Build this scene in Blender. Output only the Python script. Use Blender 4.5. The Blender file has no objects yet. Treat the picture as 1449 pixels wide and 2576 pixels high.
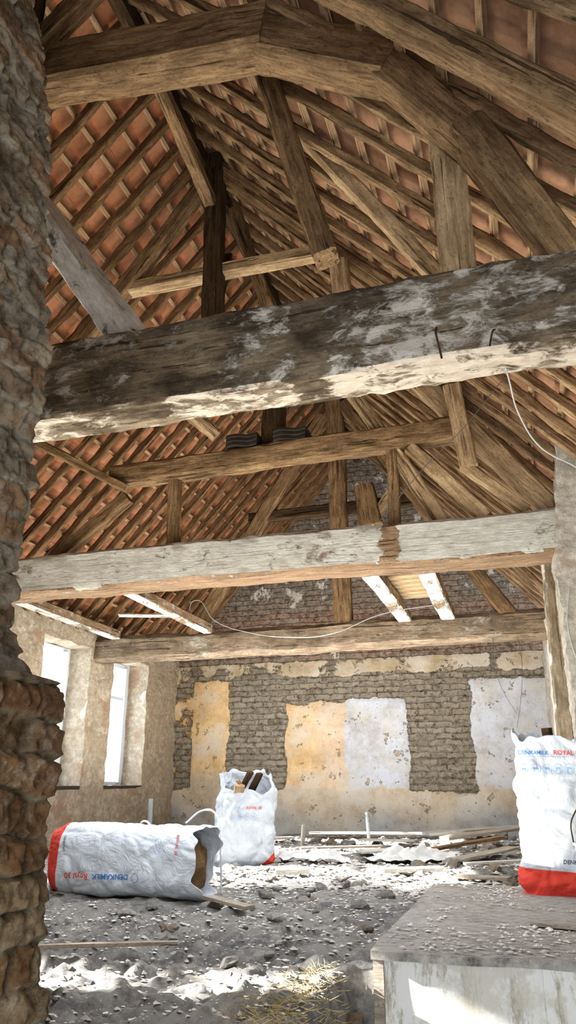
import bpy, math, random
from mathutils import Vector, Matrix, noise
random.seed(7)
C = bpy.context.scene.collection
PI = math.pi

# ---------------------------------------------------------------- helpers
def N(x, y, z, s=1.0, o=0.0):
    return noise.noise(Vector((x*s+o, y*s+o*1.7, z*s-o)))
def FB(x, y, z, s=1.0, oct=4, o=0.0):
    return noise.fractal(Vector((x*s+o, y*s+o, z*s+o)), 1.0, 2.0, oct)
def sst(a, b, x):
    t = max(0, min(1, (x-a)/(b-a))); return t*t*(3-2*t)

def link(o, parent=None):
    C.objects.link(o)
    if parent is not None: o.parent = parent
    return o
def meta(o, label=None, cat=None, group=None, kind=None):
    if label: o["label"] = label
    if cat: o["category"] = cat
    if group: o["group"] = group
    if kind: o["kind"] = kind
    return o
def mk(name, V, F, mat=None, smooth=False, angle=None, parent=None):
    me = bpy.data.meshes.new(name)
    me.from_pydata([tuple(v) for v in V], [], F)
    me.update()
    if smooth:
        me.shade_smooth()
        if angle: me.set_sharp_from_angle(angle=math.radians(angle))
    o = bpy.data.objects.new(name, me)
    if mat is not None:
        for m in (mat if isinstance(mat, (list, tuple)) else [mat]): me.materials.append(m)
    return link(o, parent)
def empty(name, loc=(0, 0, 0), rot=(0, 0, 0)):
    e = bpy.data.objects.new(name, None)
    e.empty_display_size = .1
    e.location = loc; e.rotation_euler = rot
    return link(e)

# ---------------------------------------------------------------- node helper
class NT:
    def __init__(s, name):
        s.m = bpy.data.materials.new(name); s.m.use_nodes = True
        s.t = s.m.node_tree; s.b = s.t.nodes['Principled BSDF']
        s.b.inputs['Roughness'].default_value = .9
        s.b.inputs['Specular IOR Level'].default_value = .12
    def n(s, typ, **k):
        nd = s.t.nodes.new(typ)
        for a, v in k.items(): setattr(nd, a, v)
        return nd
    def l(s, a, b): s.t.links.new(a, b)
    def coord(s, scale=(1, 1, 1), kind='Object', loc=(0, 0, 0), rot=(0, 0, 0)):
        tc = s.n('ShaderNodeTexCoord'); mp = s.n('ShaderNodeMapping')
        mp.inputs['Scale'].default_value = scale; mp.inputs['Location'].default_value = loc
        mp.inputs['Rotation'].default_value = rot
        s.l(tc.outputs[kind], mp.inputs['Vector']); return mp.outputs[0]
    def noise(s, vec, scale=5, detail=8, rough=.6, dist=0):
        nd = s.n('ShaderNodeTexNoise'); s.l(vec, nd.inputs['Vector'])
        nd.inputs['Scale'].default_value = scale; nd.inputs['Detail'].default_value = detail
        nd.inputs['Roughness'].default_value = rough; nd.inputs['Distortion'].default_value = dist
        return nd.outputs['Fac']
    def ramp(s, fac, stops):
        nd = s.n('ShaderNodeValToRGB'); s.l(fac, nd.inputs[0]); e = nd.color_ramp.elements
        while len(e) < len(stops): e.new(.5)
        for i, (p, c) in enumerate(stops):
            e[i].position = p
            e[i].color = (c, c, c, 1) if not isinstance(c, (tuple, list)) else (*c[:3], 1)
        return nd.outputs[0]
    def math(s, op, a, b=None, clamp=False):
        nd = s.n('ShaderNodeMath', operation=op); nd.use_clamp = clamp
        for i, v in enumerate((a, b)):
            if v is None: continue
            if isinstance(v, (int, float)): nd.inputs[i].default_value = v
            else: s.l(v, nd.inputs[i])
        return nd.outputs[0]
    def mix(s, fac, a, b, typ='MIX'):
        nd = s.n('ShaderNodeMix', data_type='RGBA', blend_type=typ)
        for i, v in ((0, fac), (6, a), (7, b)):
            if isinstance(v, (int, float)): nd.inputs[i].default_value = v
            elif isinstance(v, (tuple, list)): nd.inputs[i].default_value = (*v[:3], 1)
            else: s.l(v, nd.inputs[i])
        return nd.outputs[2]
    def bump(s, h, strength=.5, dist=.02):
        nd = s.n('ShaderNodeBump'); nd.inputs['Strength'].default_value = strength
        nd.inputs['Distance'].default_value = dist; s.l(h, nd.inputs['Height'])
        s.l(nd.outputs[0], s.b.inputs['Normal'])
    def col(s, c):
        if isinstance(c, (tuple, list)): s.b.inputs['Base Color'].default_value = (*c[:3], 1)
        else: s.l(c, s.b.inputs['Base Color'])

def wood(name, dark, light, paint=None, side=0., bottom=0., top=0., stain=(.05, .035, .02), stain_amt=.5, bump=.8, pscale=1.0, band=None, bpaint=None, prough=.78):
    t = NT(name)
    g = t.noise(t.coord((1.6, 15, 15)), 2.2, 12, .72, .9)
    big = t.noise(t.coord((1.6, 3, 3)), 2.0, 7, .7)
    crack = t.noise(t.coord((.8, 22, 22), loc=(4, 2, 8)), 1.6, 5, .5, .3)
    crack = t.ramp(crack, [(.0, 1.), (.355, 1.), (.39, 0.)])
    pit = t.noise(t.coord((7, 11, 11)), 6, 7, .75)
    c = t.ramp(g, [(.32, dark), (.5, [(a+b)/2 for a, b in zip(dark, light)]), (.66, light)])
    c = t.mix(t.ramp(big, [(.38, stain_amt), (.60, 0.)]), c, stain)
    c = t.mix(t.ramp(pit, [(.35, .7), (.46, 0.)]), c, [x*.6 for x in dark])
    c = t.mix(t.math('MULTIPLY', crack, .8), c, [x*.35 for x in dark])
    h = t.math('SUBTRACT', t.math('ADD', g, t.math('MULTIPLY', pit, .7)), t.math('MULTIPLY', crack, .6))
    if paint:
        tc = t.n('ShaderNodeTexCoord'); sx = t.n('ShaderNodeSeparateXYZ'); t.l(tc.outputs['Normal'], sx.inputs[0])
        down = t.math('MULTIPLY', sx.outputs[2], -1.0)
        down = t.math('MULTIPLY', t.math('SUBTRACT', down, .5), 6., True)
        amt = t.n('ShaderNodeMix'); amt.inputs[2].default_value = side; amt.inputs[3].default_value = bottom
        t.l(down, amt.inputs[0]); av = amt.outputs[0]
        if band:
            sp = t.n('ShaderNodeSeparateXYZ'); t.l(tc.outputs['Object'], sp.inputs[0])
            jit = t.math('MULTIPLY', t.math('SUBTRACT', t.noise(t.coord((2, 6, 6)), 2, 6, .7), .5), .25)
            for (bc_, bw_, ba_) in band:
                dd = t.math('ABSOLUTE', t.math('ADD', t.math('SUBTRACT', sp.outputs[0], bc_), jit))
                k_ = t.math('MULTIPLY', t.math('SUBTRACT', bw_, dd), 20., True)
                av = t.math('SUBTRACT', av, t.math('MULTIPLY', k_, ba_))
        pn = t.noise(t.coord((3.6*pscale, 6.5*pscale, 6.5*pscale)), 1.7, 15, prough, .4)
        big2 = t.noise(t.coord((1, 1, 1), loc=(3, 1, 2)), 1.3, 3, .5)
        pn = t.math('ADD', t.math('MULTIPLY', pn, .68), t.math('MULTIPLY', big2, .32))
        f = t.math('MULTIPLY', t.math('SUBTRACT', pn, t.math('SUBTRACT', 1.0, av)), 18., True)
        base = t.mix(down, paint, bpaint) if bpaint else paint
        pc = t.mix(t.ramp(t.noise(t.coord((3, 9, 9)), 3, 9, .75), [(.3, 0.), (.62, 1.)]), t.mix(1., base, (.56, .53, .49), 'MULTIPLY'), base)
        c = t.mix(t.math('MULTIPLY', f, .94), c, pc)
        h = t.math('ADD', h, t.math('MULTIPLY', f, .5))
    t.col(c); t.bump(h, bump, .014)
    return t.m

M = {}
M['oak'] = wood('weathered_oak', (.13, .08, .044), (.52, .36, .21))
M['oak_light'] = wood('pale_oak', (.32, .215, .12), (.80, .62, .41), stain=(.15, .095, .05), stain_amt=.5)
M['oak_dark'] = wood('dark_oak', (.035, .024, .015), (.16, .105, .062))
M['rafter'] = wood('rafter_wood', (.10, .058, .031), (.45, .295, .165))
M['rafter_r'] = wood('pale_rafter_wood', (.14, .085, .048), (.58, .41, .25), stain_amt=.45)  # lighter tone of the rafter wood, used on the right slope
M['batten'] = wood('batten_wood', (.30, .185, .105), (.64, .46, .29), stain_amt=.15)
M['beam2'] = wood('flaking_whitewash_beam', (.12, .09, .062), (.42, .34, .245), paint=(.74, .71, .65), side=.505, bottom=.555, stain=(.028, .02, .014), stain_amt=.8, pscale=1.15, band=[(1.48, .10, .12)], bpaint=(.72, .64, .55), prough=.74)
M['beam3'] = wood('grey_whitewash_beam', (.20, .13, .08), (.50, .36, .25), paint=(.68, .69, .66), side=.62, bottom=.45, stain=(.18, .12, .08), stain_amt=.5, band=[(1.46, .09, .3)], bpaint=(.64, .55, .46))
M['beam4'] = wood('worn_grey_beam', (.17, .125, .085), (.50, .40, .30), paint=(.60, .57, .49), side=.47, bottom=.44)
M['joist'] = wood('painted_joist', (.22, .15, .09), (.48, .36, .24), paint=(.82, .81, .78), side=.5, bottom=.60)
M['white_brace'] = wood('lime_splashed_brace', (.14, .10, .065), (.42, .33, .23), paint=(.90, .91, .90), side=.62, bottom=.70)
M['post_white'] = wood('limewashed_post', (.3, .24, .16), (.6, .5, .38), paint=(.82, .79, .72), side=.60, bottom=.5)
M['plank'] = wood('dusty_plank', (.30, .255, .21), (.62, .56, .48), stain_amt=.2)
M['plank_white'] = wood('white_painted_plank', (.52, .48, .42), (.84, .82, .78), stain_amt=.1)

def beam(name, p0, p1, w, h, mat, parent=None, seed=0, rough=.012, seg=None, hint=(0, 0, 1), chamfer=.12, bow=0., taper=1.0):
    p0 = Vector(p0); p1 = Vector(p1); d = p1-p0; L = d.length; d.normalize()
    z = Vector(hint); z = (z-d*z.dot(d))
    if z.length < .05: z = Vector((0, 1, 0)); z = z-d*z.dot(d)
    z.normalize(); y = z.cross(d)
    mid = (p0+p1)/2
    n = seg or max(4, int(L/.05)); n = min(n, 120)
    k = 4; prof = []
    c = min(w, h)*chamfer
    cx, cz = w/2, h/2
    def edge(a, b):
        for i in range(k): prof.append((a[0]+(b[0]-a[0])*i/k, a[1]+(b[1]-a[1])*i/k))
    pts = [(-cx+c, -cz), (cx-c, -cz), (cx, -cz+c), (cx, cz-c), (cx-c, cz), (-cx+c, cz), (-cx, cz-c), (-cx, -cz+c)]
    for i in range(8):
        a, b = pts[i], pts[(i+1) % 8]
        if i % 2 == 0: edge(a, b)
        else: prof.append(a)
    m = len(prof); V = []; F = []
    for i in range(n+1):
        x = -L/2+L*i/n; tp = 1+(taper-1)*i/n
        ox = rough*1.4*N(x, seed*3.1, 0, .8); oz = rough*1.4*N(x, seed*5.7, 9, .8)+bow*(1-(2*x/L)**2)
        for (a, b) in prof:
            nn = rough*(.7*N(x*1.5, a*6, b*6, 1.6, seed)+.5*N(x*3, a*14, b*14, 2.2, seed+4)+.5*N(x*8, a*20, b*20, 2.2, seed+8))
            ln = math.hypot(a, b)
            V.append((x, (a+a/ln*nn)*tp+ox, (b+b/ln*nn)*tp+oz))
    for i in range(n):
        for j in range(m):
            a = i*m+j; b = i*m+(j+1) % m
            F.append((a, a+m, b+m, b))
    F.append(tuple(range(m))); F.append(tuple(n*m+j for j in reversed(range(m))))
    o = mk(name, V, F, mat, True, 35)
    mw = Matrix((d, y, z)).transposed().to_4x4(); mw.translation = mid
    o.matrix_world = mw
    if parent: 
        o.parent = parent; o.matrix_parent_inverse = Matrix.Translation(-Vector(parent.location))
    return o

def blocks(name, boxes, cell, amp, mat, fs=2.5, octv=4, parent=None, smooth=True):
    V = []; F = []
    def dsp(p):
        n1 = FB(p[0], p[1], p[2], fs, octv, 1.3); n2 = FB(p[0], p[1], p[2], fs, octv, 7.7); n3 = FB(p[0], p[1], p[2], fs, octv, 13.1)
        return (p[0]+amp*n1, p[1]+amp*n2, p[2]+amp*n3)
    for (x0, x1, y0, y1, z0, z1) in boxes:
        lo = (x0, y0, z0); hi = (x1, y1, z1)
        for ax in range(3):
            u, v = [(1, 2), (2, 0), (0, 1)][ax]
            nu = max(1, int((hi[u]-lo[u])/cell)); nv = max(1, int((hi[v]-lo[v])/cell))
            for side in (0, 1):
                base = len(V)
                for i in range(nu+1):
                    for j in range(nv+1):
                        p = [0, 0, 0]; p[ax] = (lo, hi)[side][ax]
                        p[u] = lo[u]+(hi[u]-lo[u])*i/nu; p[v] = lo[v]+(hi[v]-lo[v])*j/nv
                        V.append(dsp(p))
                for i in range(nu):
                    for j in range(nv):
                        a = base+i*(nv+1)+j; q = (a, a+nv+1, a+nv+2, a+1)
                        F.append(q if side else q[::-1])
    return mk(name, V, F, mat, smooth, 50, parent)

# ---------------------------------------------------------------- wall materials
def brickwall():
    t = NT('plaster_and_brick')
    tc = t.n('ShaderNodeTexCoord'); sp = t.n('ShaderNodeSeparateXYZ'); cb = t.n('ShaderNodeCombineXYZ')
    t.l(tc.outputs['Object'], sp.inputs[0])
    wob = t.noise(t.coord((1, 1, 1)), 6, 6, .65)
    wob = t.math('MULTIPLY', t.math('SUBTRACT', wob, .5), .10)
    wob2 = t.math('MULTIPLY', t.math('SUBTRACT', t.noise(t.coord((1, 1, 1), loc=(7, 7, 7)), 7, 5, .6), .5), .18)
    t.l(t.math('ADD', sp.outputs[0], wob2), cb.inputs[0]); t.l(t.math('ADD', sp.outputs[2], wob), cb.inputs[1])
    br = t.n('ShaderNodeTexBrick'); t.l(cb.outputs[0], br.inputs['Vector'])
    br.inputs['Scale'].default_value = 1.0; br.inputs['Brick Width'].default_value = .24
    br.inputs['Row Height'].default_value = .086; br.inputs['Mortar Size'].default_value = .013
    br.inputs['Mortar Smooth'].default_value = .6; br.inputs['Bias'].default_value = 0
    a1 = t.n('ShaderNodeAttribute', attribute_name='bcol'); a2 = t.n('ShaderNodeAttribute', attribute_name='pcol')
    a3 = t.n('ShaderNodeAttribute', attribute_name='mask')
    vn = t.noise(t.coord((1, 1, 1)), 11, 12, .8)
    c1 = t.mix(1., a1.outputs['Color'], (.52, .50, .48), 'MULTIPLY')
    t.l(a1.outputs['Color'], br.inputs['Color1']); t.l(c1, br.inputs['Color2'])
    br.inputs['Mortar'].default_value = (.21, .18, .14, 1)
    zf = t.math('MULTIPLY', t.math('SUBTRACT', 2.6, sp.outputs[2]), 8., True)
    zf = t.math('ADD', t.math('MULTIPLY', zf, .25), .7)
    bc = t.mix(t.math('MULTIPLY', t.ramp(vn, [(.45, 0.), (.57, .85)]), zf), br.outputs['Color'], (.66, .61, .52))
    bc = t.mix(t.math('MULTIPLY', t.ramp(t.noise(t.coord((1, 1, 1)), 3.1, 10, .75), [(.44, .7), (.53, 0.)]), t.math('SUBTRACT', t.math('MULTIPLY', zf, 2.), 1.1)), bc, (.48, .43, .345))
    bc = t.mix(t.ramp(t.noise(t.coord((1, 1, 1), loc=(2, 9, 4)), 18, 6, .7), [(.35, .85), (.43, 0.)]), bc, (.12, .095, .07))
    pn = t.noise(t.coord((1, 1, 1), loc=(5, 0, 0)), 3.2, 12, .75)
    pc = t.mix(t.ramp(pn, [(.36, .85), (.58, 0.)]), a2.outputs['Color'], t.mix(1., a2.outputs['Color'], (.66, .60, .50), 'MULTIPLY'))
    pc = t.mix(t.ramp(t.noise(t.coord((1, 1, 1), loc=(3, 3, 3)), 1.6, 8, .7), [(.48, 0.), (.60, .6)]), pc, (.68, .66, .62))
    chips = t.ramp(t.noise(t.coord((1, 1, 1), loc=(1, 4, 0)), 7, 8, .65), [(.62, 0.), (.64, .8)])
    pc = t.mix(chips, pc, (.48, .38, .27))
    spots = t.ramp(t.noise(t.coord((1, 1, 1), loc=(8, 4, 0)), 16, 8, .7), [(.34, 1.), (.39, 0.)])
    pc = t.mix(t.math('MULTIPLY', spots, .7), pc, (.28, .22, .16))
    mk_ = t.math('ADD', a3.outputs['Fac'], t.math('MULTIPLY', t.math('SUBTRACT', t.noise(t.coord((1, 1, 1)), 8, 12, .78), .5), 1.4))
    mk_ = t.math('MULTIPLY', t.math('SUBTRACT', mk_, .5), 7, True)
    t.col(t.mix(mk_, bc, pc))
    hb = t.math('MULTIPLY', t.math('SUBTRACT', 1., br.outputs['Fac']), 1.2)
    hb = t.math('ADD', hb, t.math('MULTIPLY', vn, 1.4))
    hp = t.math('ADD', 2.0, t.math('MULTIPLY', pn, .6)); hp = t.math('SUBTRACT', hp, t.math('MULTIPLY', chips, .5))
    hm = t.n('ShaderNodeMix'); t.l(mk_, hm.inputs[0]); t.l(hb, hm.inputs[2]); t.l(hp, hm.inputs[3])
    t.bump(hm.outputs[0], 1., .035)
    return t.m
M['backwall'] = brickwall()

def stone(name, c1, c2, mort, scale=4.0, bs=.9, bd=.03, patch=None, pamt=.5, es=.75, dk=.45, zs=1.7, patch2=None):
    t = NT(name)
    v = t.n('ShaderNodeTexVoronoi', feature='DISTANCE_TO_EDGE'); v.inputs['Scale'].default_value = scale
    vv = t.coord((1, 1, zs)); wn = t.n('ShaderNodeTexNoise'); t.l(vv, wn.inputs['Vector']); wn.inputs['Scale'].default_value = 3; wn.inputs['Detail'].default_value = 6
    mx = t.n('ShaderNodeMix', data_type='VECTOR'); mx.inputs[0].default_value = .16
    t.l(vv, mx.inputs[4]); t.l(wn.outputs['Color'], mx.inputs[5]); t.l(mx.outputs[1], v.inputs['Vector'])
    v2 = t.n('ShaderNodeTexVoronoi'); v2.inputs['Scale'].default_value = scale; t.l(mx.outputs[1], v2.inputs['Vector'])
    sc = t.n('ShaderNodeSeparateColor'); t.l(v2.outputs['Color'], sc.inputs[0])
    n1 = t.noise(t.coord(), 16, 14, .8); n2 = t.noise(t.coord(), 2.4, 8, .65); n3 = t.noise(t.coord(), 5, 8, .7)
    c = t.mix(sc.outputs[0], c1, c2)
    c = t.mix(t.ramp(n1, [(.38, .8), (.56, 0.)]), c, [x*dk for x in c1])
    c = t.mix(t.ramp(n1, [(.56, 0.), (.66, .5)]), c, [min(1, x*1.4) for x in c2])
    e = t.ramp(v.outputs['Distance'], [(.02, 1.), (.09, 0.)])
    c = t.mix(t.math('MULTIPLY', e, es), c, mort)
    if patch: c = t.mix(t.ramp(n2, [(pamt-.03, 0.), (pamt+.04, .85)]), c, patch)
    if patch2: c = t.mix(t.ramp(n3, [(.40, .8), (.46, 0.)]), c, patch2)
    t.col(c)
    h = t.math('ADD', t.math('MULTIPLY', t.ramp(v.outputs['Distance'], [(0, 0.), (.15, 1.)]), .6*es), t.math('ADD', t.math('MULTIPLY', n1, 1.), n3))
    t.bump(h, bs, bd); return t.m
M['edge'] = stone('rough_rubble_stone', (.34, .25, .16), (.46, .36, .25), (.36, .28, .2), 6.5, 1., .035, (.22, .17, .09), .58, .4, .42, 2.0)
M['leftwall'] = stone('crumbling_limestone', (.74, .62, .47), (.86, .77, .63), (.54, .43, .32), 3.2, 1., .04, (.56, .38, .27), .60, .3, .58, 2.0, (.52, .42, .31))
M['limeplaster'] = stone('lime_plaster', (.78, .73, .64), (.86, .83, .76), (.62, .56, .46), 3, 1., .03, (.54, .45, .35), .58, .2, .52)
def jambmat():
    t = NT('old_brick_and_stone'); a = t.n('ShaderNodeAttribute', attribute_name='bcol')
    n1 = t.noise(t.coord(), 26, 14, .8); n2 = t.noise(t.coord(), 7, 12, .78)
    c = t.mix(t.ramp(n1, [(.38, .85), (.52, 0.)]), a.outputs['Color'], t.mix(1., a.outputs['Color'], (.32, .29, .25), 'MULTIPLY'))
    c = t.mix(t.ramp(n1, [(.56, 0.), (.64, .6)]), c, (.62, .54, .43))
    c = t.mix(t.ramp(n2, [(.53, 0.), (.60, .55)]), c, t.mix(t.ramp(n1, [(.4, 0.), (.6, 1.)]), (.34, .29, .24), (.66, .59, .49)))
    c = t.mix(t.ramp(n2, [(.37, .65), (.43, 0.)]), c, (.11, .075, .05))
    t.col(c); t.bump(t.math('ADD', n1, n2), 1., .035); return t.m
M['jamb'] = jambmat()

def dirt():
    t = NT('dusty_rubble_floor')
    n1 = t.noise(t.coord(), 14, 15, .85); n2 = t.noise(t.coord(), 1.5, 9, .7); n3 = t.noise(t.coord(), 60, 8, .75); n4 = t.noise(t.coord(), 5, 10, .75)
    c = t.ramp(n1, [(.36, (.18, .175, .18)), (.46, (.44, .43, .425)), (.54, (.64, .62, .585)), (.62, (.90, .88, .83))])
    c = t.mix(t.ramp(n2, [(.48, 0.), (.58, .6)]), c, (.72, .69, .64))
    c = t.mix(t.ramp(n2, [(.40, .55), (.47, 0.)]), c, (.20, .205, .23))
    c = t.mix(t.ramp(n4, [(.39, .55), (.47, 0.)]), c, (.25, .215, .18))
    t.col(c); t.bump(t.math('ADD', t.math('ADD', n1, n4), t.math('MULTIPLY', n3, .3)), 1., .04); return t.m
M['dirt'] = dirt()
def simple(name, c, var=.25, scale=12, rough=.85, bump=.3, bd=.01, metal=0., c2=None):
    t = NT(name); n = t.noise(t.coord(), scale, 8, .7)
    t.col(t.ramp(n, [(.3, [x*(1-var) for x in (c2 or c)]), (.7, c)]))
    t.b.inputs['Roughness'].default_value = rough; t.b.inputs['Metallic'].default_value = metal
    t.bump(n, bump, bd); return t.m
M['rub_a'] = simple('pale_mortar', (.84, .80, .74), .35, 3, .95, .8, .3)
M['rub_b'] = simple('grey_stone', (.62, .60, .56), .4, 3, .95, .8, .3)
M['rub_c'] = simple('brick_rubble', (.66, .55, .44), .4, 3, .95, .8, .3)
M['chips'] = simple('mixed_chips', (.84, .81, .75), .6, 1.3, .95, .3, .01)
M['spill'] = simple('brown_soil', (.42, .27, .15), .6, 14, .95, 1., .05)
M['straw'] = simple('dry_straw', (.58, .47, .26), .5, 5, .9, .1)
M['upvc'] = simple('white_upvc', (.66, .72, .78), .03, 4, .35, .0)
M['iron'] = simple('rusty_iron', (.10, .06, .04), .5, 30, .7, .4)
M['cable'] = simple('grey_cable', (.40, .41, .40), .1, 10, .5, 0)
M['cable_dark'] = simple('dark_cable', (.10, .10, .10), .1, 10, .5, 0)
M['pvc'] = simple('pale_pvc', (.55, .61, .67), .1, 10, .4, 0)
M['sheet'] = simple('dusty_plastic_sheet', (.74, .75, .74), .3, 7, .6, .3, .01)
M['slate'] = simple('dark_clay_tile', (.09, .075, .065), .4, 12, .8, .5)
M['steel'] = simple('galvanised_steel', (.55, .57, .58), .1, 10, .35, .05, .01, .8)
t = NT('worn_white_board'); n1 = t.noise(t.coord((1.4, 1, .4)), 9, 13, .82); n2 = t.noise(t.coord((1, 1, 1)), 2.5, 10, .75)
t.col(t.mix(t.ramp(n2, [(.44, .75), (.5, 0.)]), t.ramp(n1, [(.42, (.42, .385, .32)), (.50, (.74, .74, .72))]), (.58, .55, .48))); t.bump(n1, .6, .015); M['panel'] = t.m
M['blue'] = simple('blue_ink', (.06, .22, .52), .02, 3, .6, 0)
M['red_ink'] = simple('red_ink', (.66, .09, .06), .02, 3, .6, 0)
M['black_ink'] = simple('dark_ink', (.05, .07, .12), .02, 3, .6, 0)
M['pale_blue'] = simple('faded_blue_ink', (.25, .42, .66), .02, 3, .6, 0)
M['faint_blue'] = simple('faint_blue_ink', (.42, .53, .68), .02, 3, .6, 0)

def tile(name, c1, c2):
    t = NT(name)
    n = t.noise(t.coord(), 5, 12, .75); a = t.n('ShaderNodeAttribute', attribute_name='tint')
    c = t.mix(a.outputs['Fac'], c1, c2)
    c = t.mix(t.ramp(n, [(.36, .6), (.56, 0.)]), c, [x*.45 for x in c1])
    c = t.mix(t.ramp(n, [(.60, 0.), (.70, .3)]), c, (.52, .42, .32))
    t.b.inputs['Specular IOR Level'].default_value = 0.
    t.col(c); t.bump(t.noise(t.coord(), 30, 8, .75), .5, .012); return t.m
M['tile_l'] = tile('terracotta_tile', (.42, .215, .125), (.52, .285, .18))
M['tile_r'] = tile('shaded_terracotta_tile', (.33, .19, .125), (.42, .265, .18))  # same tile as the left slope, its shade painted into the colour
def paper(name, redh, slope, k=1.):
    t = NT(name)
    tc = t.n('ShaderNodeTexCoord'); sp = t.n('ShaderNodeSeparateXYZ'); t.l(tc.outputs['Object'], sp.inputs[0])
    n = t.noise(t.coord(), 9, 9, .7)
    w = t.ramp(n, [(.3, (.58*k, .635*k, .71*k)), (.6, (.70*k, .755*k, .83*k))])
    zz = t.math('ADD', sp.outputs[2], t.math('MULTIPLY', sp.outputs[0], slope))
    f = t.math('MULTIPLY', t.math('SUBTRACT', redh, zz), 200, True)
    t.col(t.mix(f, w, (.72, .09, .065))); t.b.inputs['Roughness'].default_value = .6
    t.bump(t.noise(t.coord(), 6, 6, .6, 1.5), .8, .035); return t.m

# ---------------------------------------------------------------- roof
XR, ZR, SL = -2.2, 6.1, 1.1
def roofz(x): return ZR-SL*abs(x-XR)
cl = math.hypot(1, SL)
Y0, Y1 = -1.1, 11.25
def roof(name, sgn, mat):
    Ls = 3.4*cl; course = .26; nc = int(Ls/course)+1; per = .20; k = 6
    if sgn < 0: nc = 18
    ny = int((Y1-Y0)/per)*k
    V = []; F = []; tint = []
    ux = Vector((sgn/cl, 0, -SL/cl)); nn = Vector((sgn*SL/cl, 0, 1/cl))
    for c in range(nc):
        for e in (0, 1):
            s = (c+e)*course + (.03 if e else 0)
            for j in range(ny+1):
                y = Y0+(Y1-Y0)*j/ny
                random.seed(c*997+(j//k)*13); tv = random.random(); tint.append(tv)
                hgt = (.010 if j % k == 0 else 0.)+.003*math.cos(2*PI*j/k)+(.020 if e else .0)+.004*tv
                V.append(Vector((XR, y, ZR))+ux*s+nn*(hgt+.02))
        b = c*2*(ny+1)
        for j in range(ny): F.append((b+j, b+j+1, b+ny+1+j+1, b+ny+1+j) if sgn > 0 else (b+j, b+ny+1+j, b+ny+2+j, b+j+1))
    o = mk(name, V, F, mat, True, 20)
    at = o.data.attributes.new('tint', 'FLOAT', 'POINT'); at.data.foreach_set('value', tint)
    meta(o, kind='structure'); return o
roof('ceiling', -1, M['tile_l']); roof('ceiling.001', 1, M['tile_r'])
o = beam('trim_2', (XR, Y0, 6.15), (XR, Y1, 6.15), .30, .07, M['slate'], seed=2, rough=.004); meta(o, kind='structure')

for sgn in (-1, 1):
    ux = Vector((sgn/cl, 0, -SL/cl)); nn = Vector((sgn*SL/cl, 0, 1/cl))
    proto = None
    for i in range(18):
        s = .10+i*.26
        p = Vector((XR, (Y0+Y1)/2, ZR))+ux*s-nn*.026
        if proto is None:
            proto = beam('roof_batten', (0, Y0+.1, 0), (0, Y1-.1, 0), .034, .035, M['batten'], rough=.004, seg=80, chamfer=.1)
            o = proto
        else:
            o = proto.copy(); C.objects.link(o)
        d = Vector((0, 1, 0)); y = nn.cross(d)
        mw = Matrix((d, y, nn)).transposed().to_4x4(); mw.translation = p; o.matrix_world = mw
        meta(o, 'thin sawn timber batten carrying the terracotta roof tiles', 'batten', 'roof battens')
    protos = []
    random.seed(5+sgn)
    sp_ = .265 if sgn < 0 else .30
    for i in range(int((Y1-.2)/sp_)+1):
        yy = .15+i*sp_+random.uniform(-.025, .025)
        a = Vector((XR, yy, ZR))+ux*.02-nn*.09
        b = Vector((XR, yy, ZR))+ux*4.7-nn*.09
        if len(protos) < 4:
            o = beam('roof_rafter', a, b, .055, .09 if sgn < 0 else .075, M['rafter'] if sgn < 0 else M['rafter_r'], seed=i+sgn*9, rough=.018, seg=60, hint=tuple(nn), chamfer=.2)
            protos.append(o)
        else:
            src = protos[i % 4]; o = src.copy(); C.objects.link(o)
            mw = src.matrix_world.copy(); mw.translation = (a+b)/2; o.matrix_world = mw
        meta(o, 'rough brown oak rafter running up under the roof tiles', 'rafter', 'common roof rafters')

o = beam('ridge_beam', (XR, .1, 5.85), (XR, 11.2, 5.85), .1, .18, M['oak_dark'], seed=3, rough=.02)
meta(o, 'dark oak ridge beam along the roof apex', 'beam')

# ---------------------------------------------------------------- tie beams
o = beam('tie_beam', (-5.35, 2.61, 2.42), (1.02, 2.61, 2.41), .22, .39, M['beam2'], seed=1, rough=.018, seg=120, chamfer=.06, bow=.01)
meta(o, 'massive oak tie beam with dark stains and flaking whitewash', 'beam')
o = beam('tie_beam.001', (-5.35, 5.58, 2.44), (.75, 5.58, 2.43), .33, .34, M['beam3'], seed=2, rough=.015, seg=120, chamfer=.08)
meta(o, 'grey limewashed tie beam with bare brown underside', 'beam')
o = beam('tie_beam.002', (-5.4, 8.73, 2.35), (.5, 8.73, 2.37), .26, .33, M['beam4'], seed=4, rough=.022, seg=120, chamfer=.2)
meta(o, 'rough-hewn worn tie beam resting on the window pier', 'beam')

T = empty('roof_truss', (-.8, 2.6, 2.62)); meta(T, 'bent oak truss with polygonal collar and pale lit undersides', 'roof truss')
def tb(nm, p0, p1, w, h, m='oak_light', **k): return beam(nm, p0, p1, w, h, M[m], parent=T, **k)
tb('collar_beam', (-2.75, 2.62, 4.62), (-.90, 2.62, 4.36), .22, .3, 'oak', seed=11, rough=.014)
tb('collar_beam', (-.97, 2.62, 4.36), (-.26, 2.62, 3.89), .2, .24, 'oak', seed=12, rough=.014)
tb('principal_rafter', (-.36, 2.61, 3.98), (.06, 2.61, 3.33), .18, .17, 'oak', seed=13)
tb('principal_rafter', (.03, 2.61, 3.39), (.38, 2.61, 2.60), .18, .17, 'oak', seed=14, taper=.85)
tb('strut', (-.07, 2.75, 3.5), (-.07, 2.75, 2.62), .15, .13, seed=15, hint=(0, 1, 0))
tb('brace', (-2.28, 2.65, 3.68), (-1.54, 2.65, 2.60), .13, .16, 'white_brace', seed=16, rough=.01, hint=(.3, -.35, .6))
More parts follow.
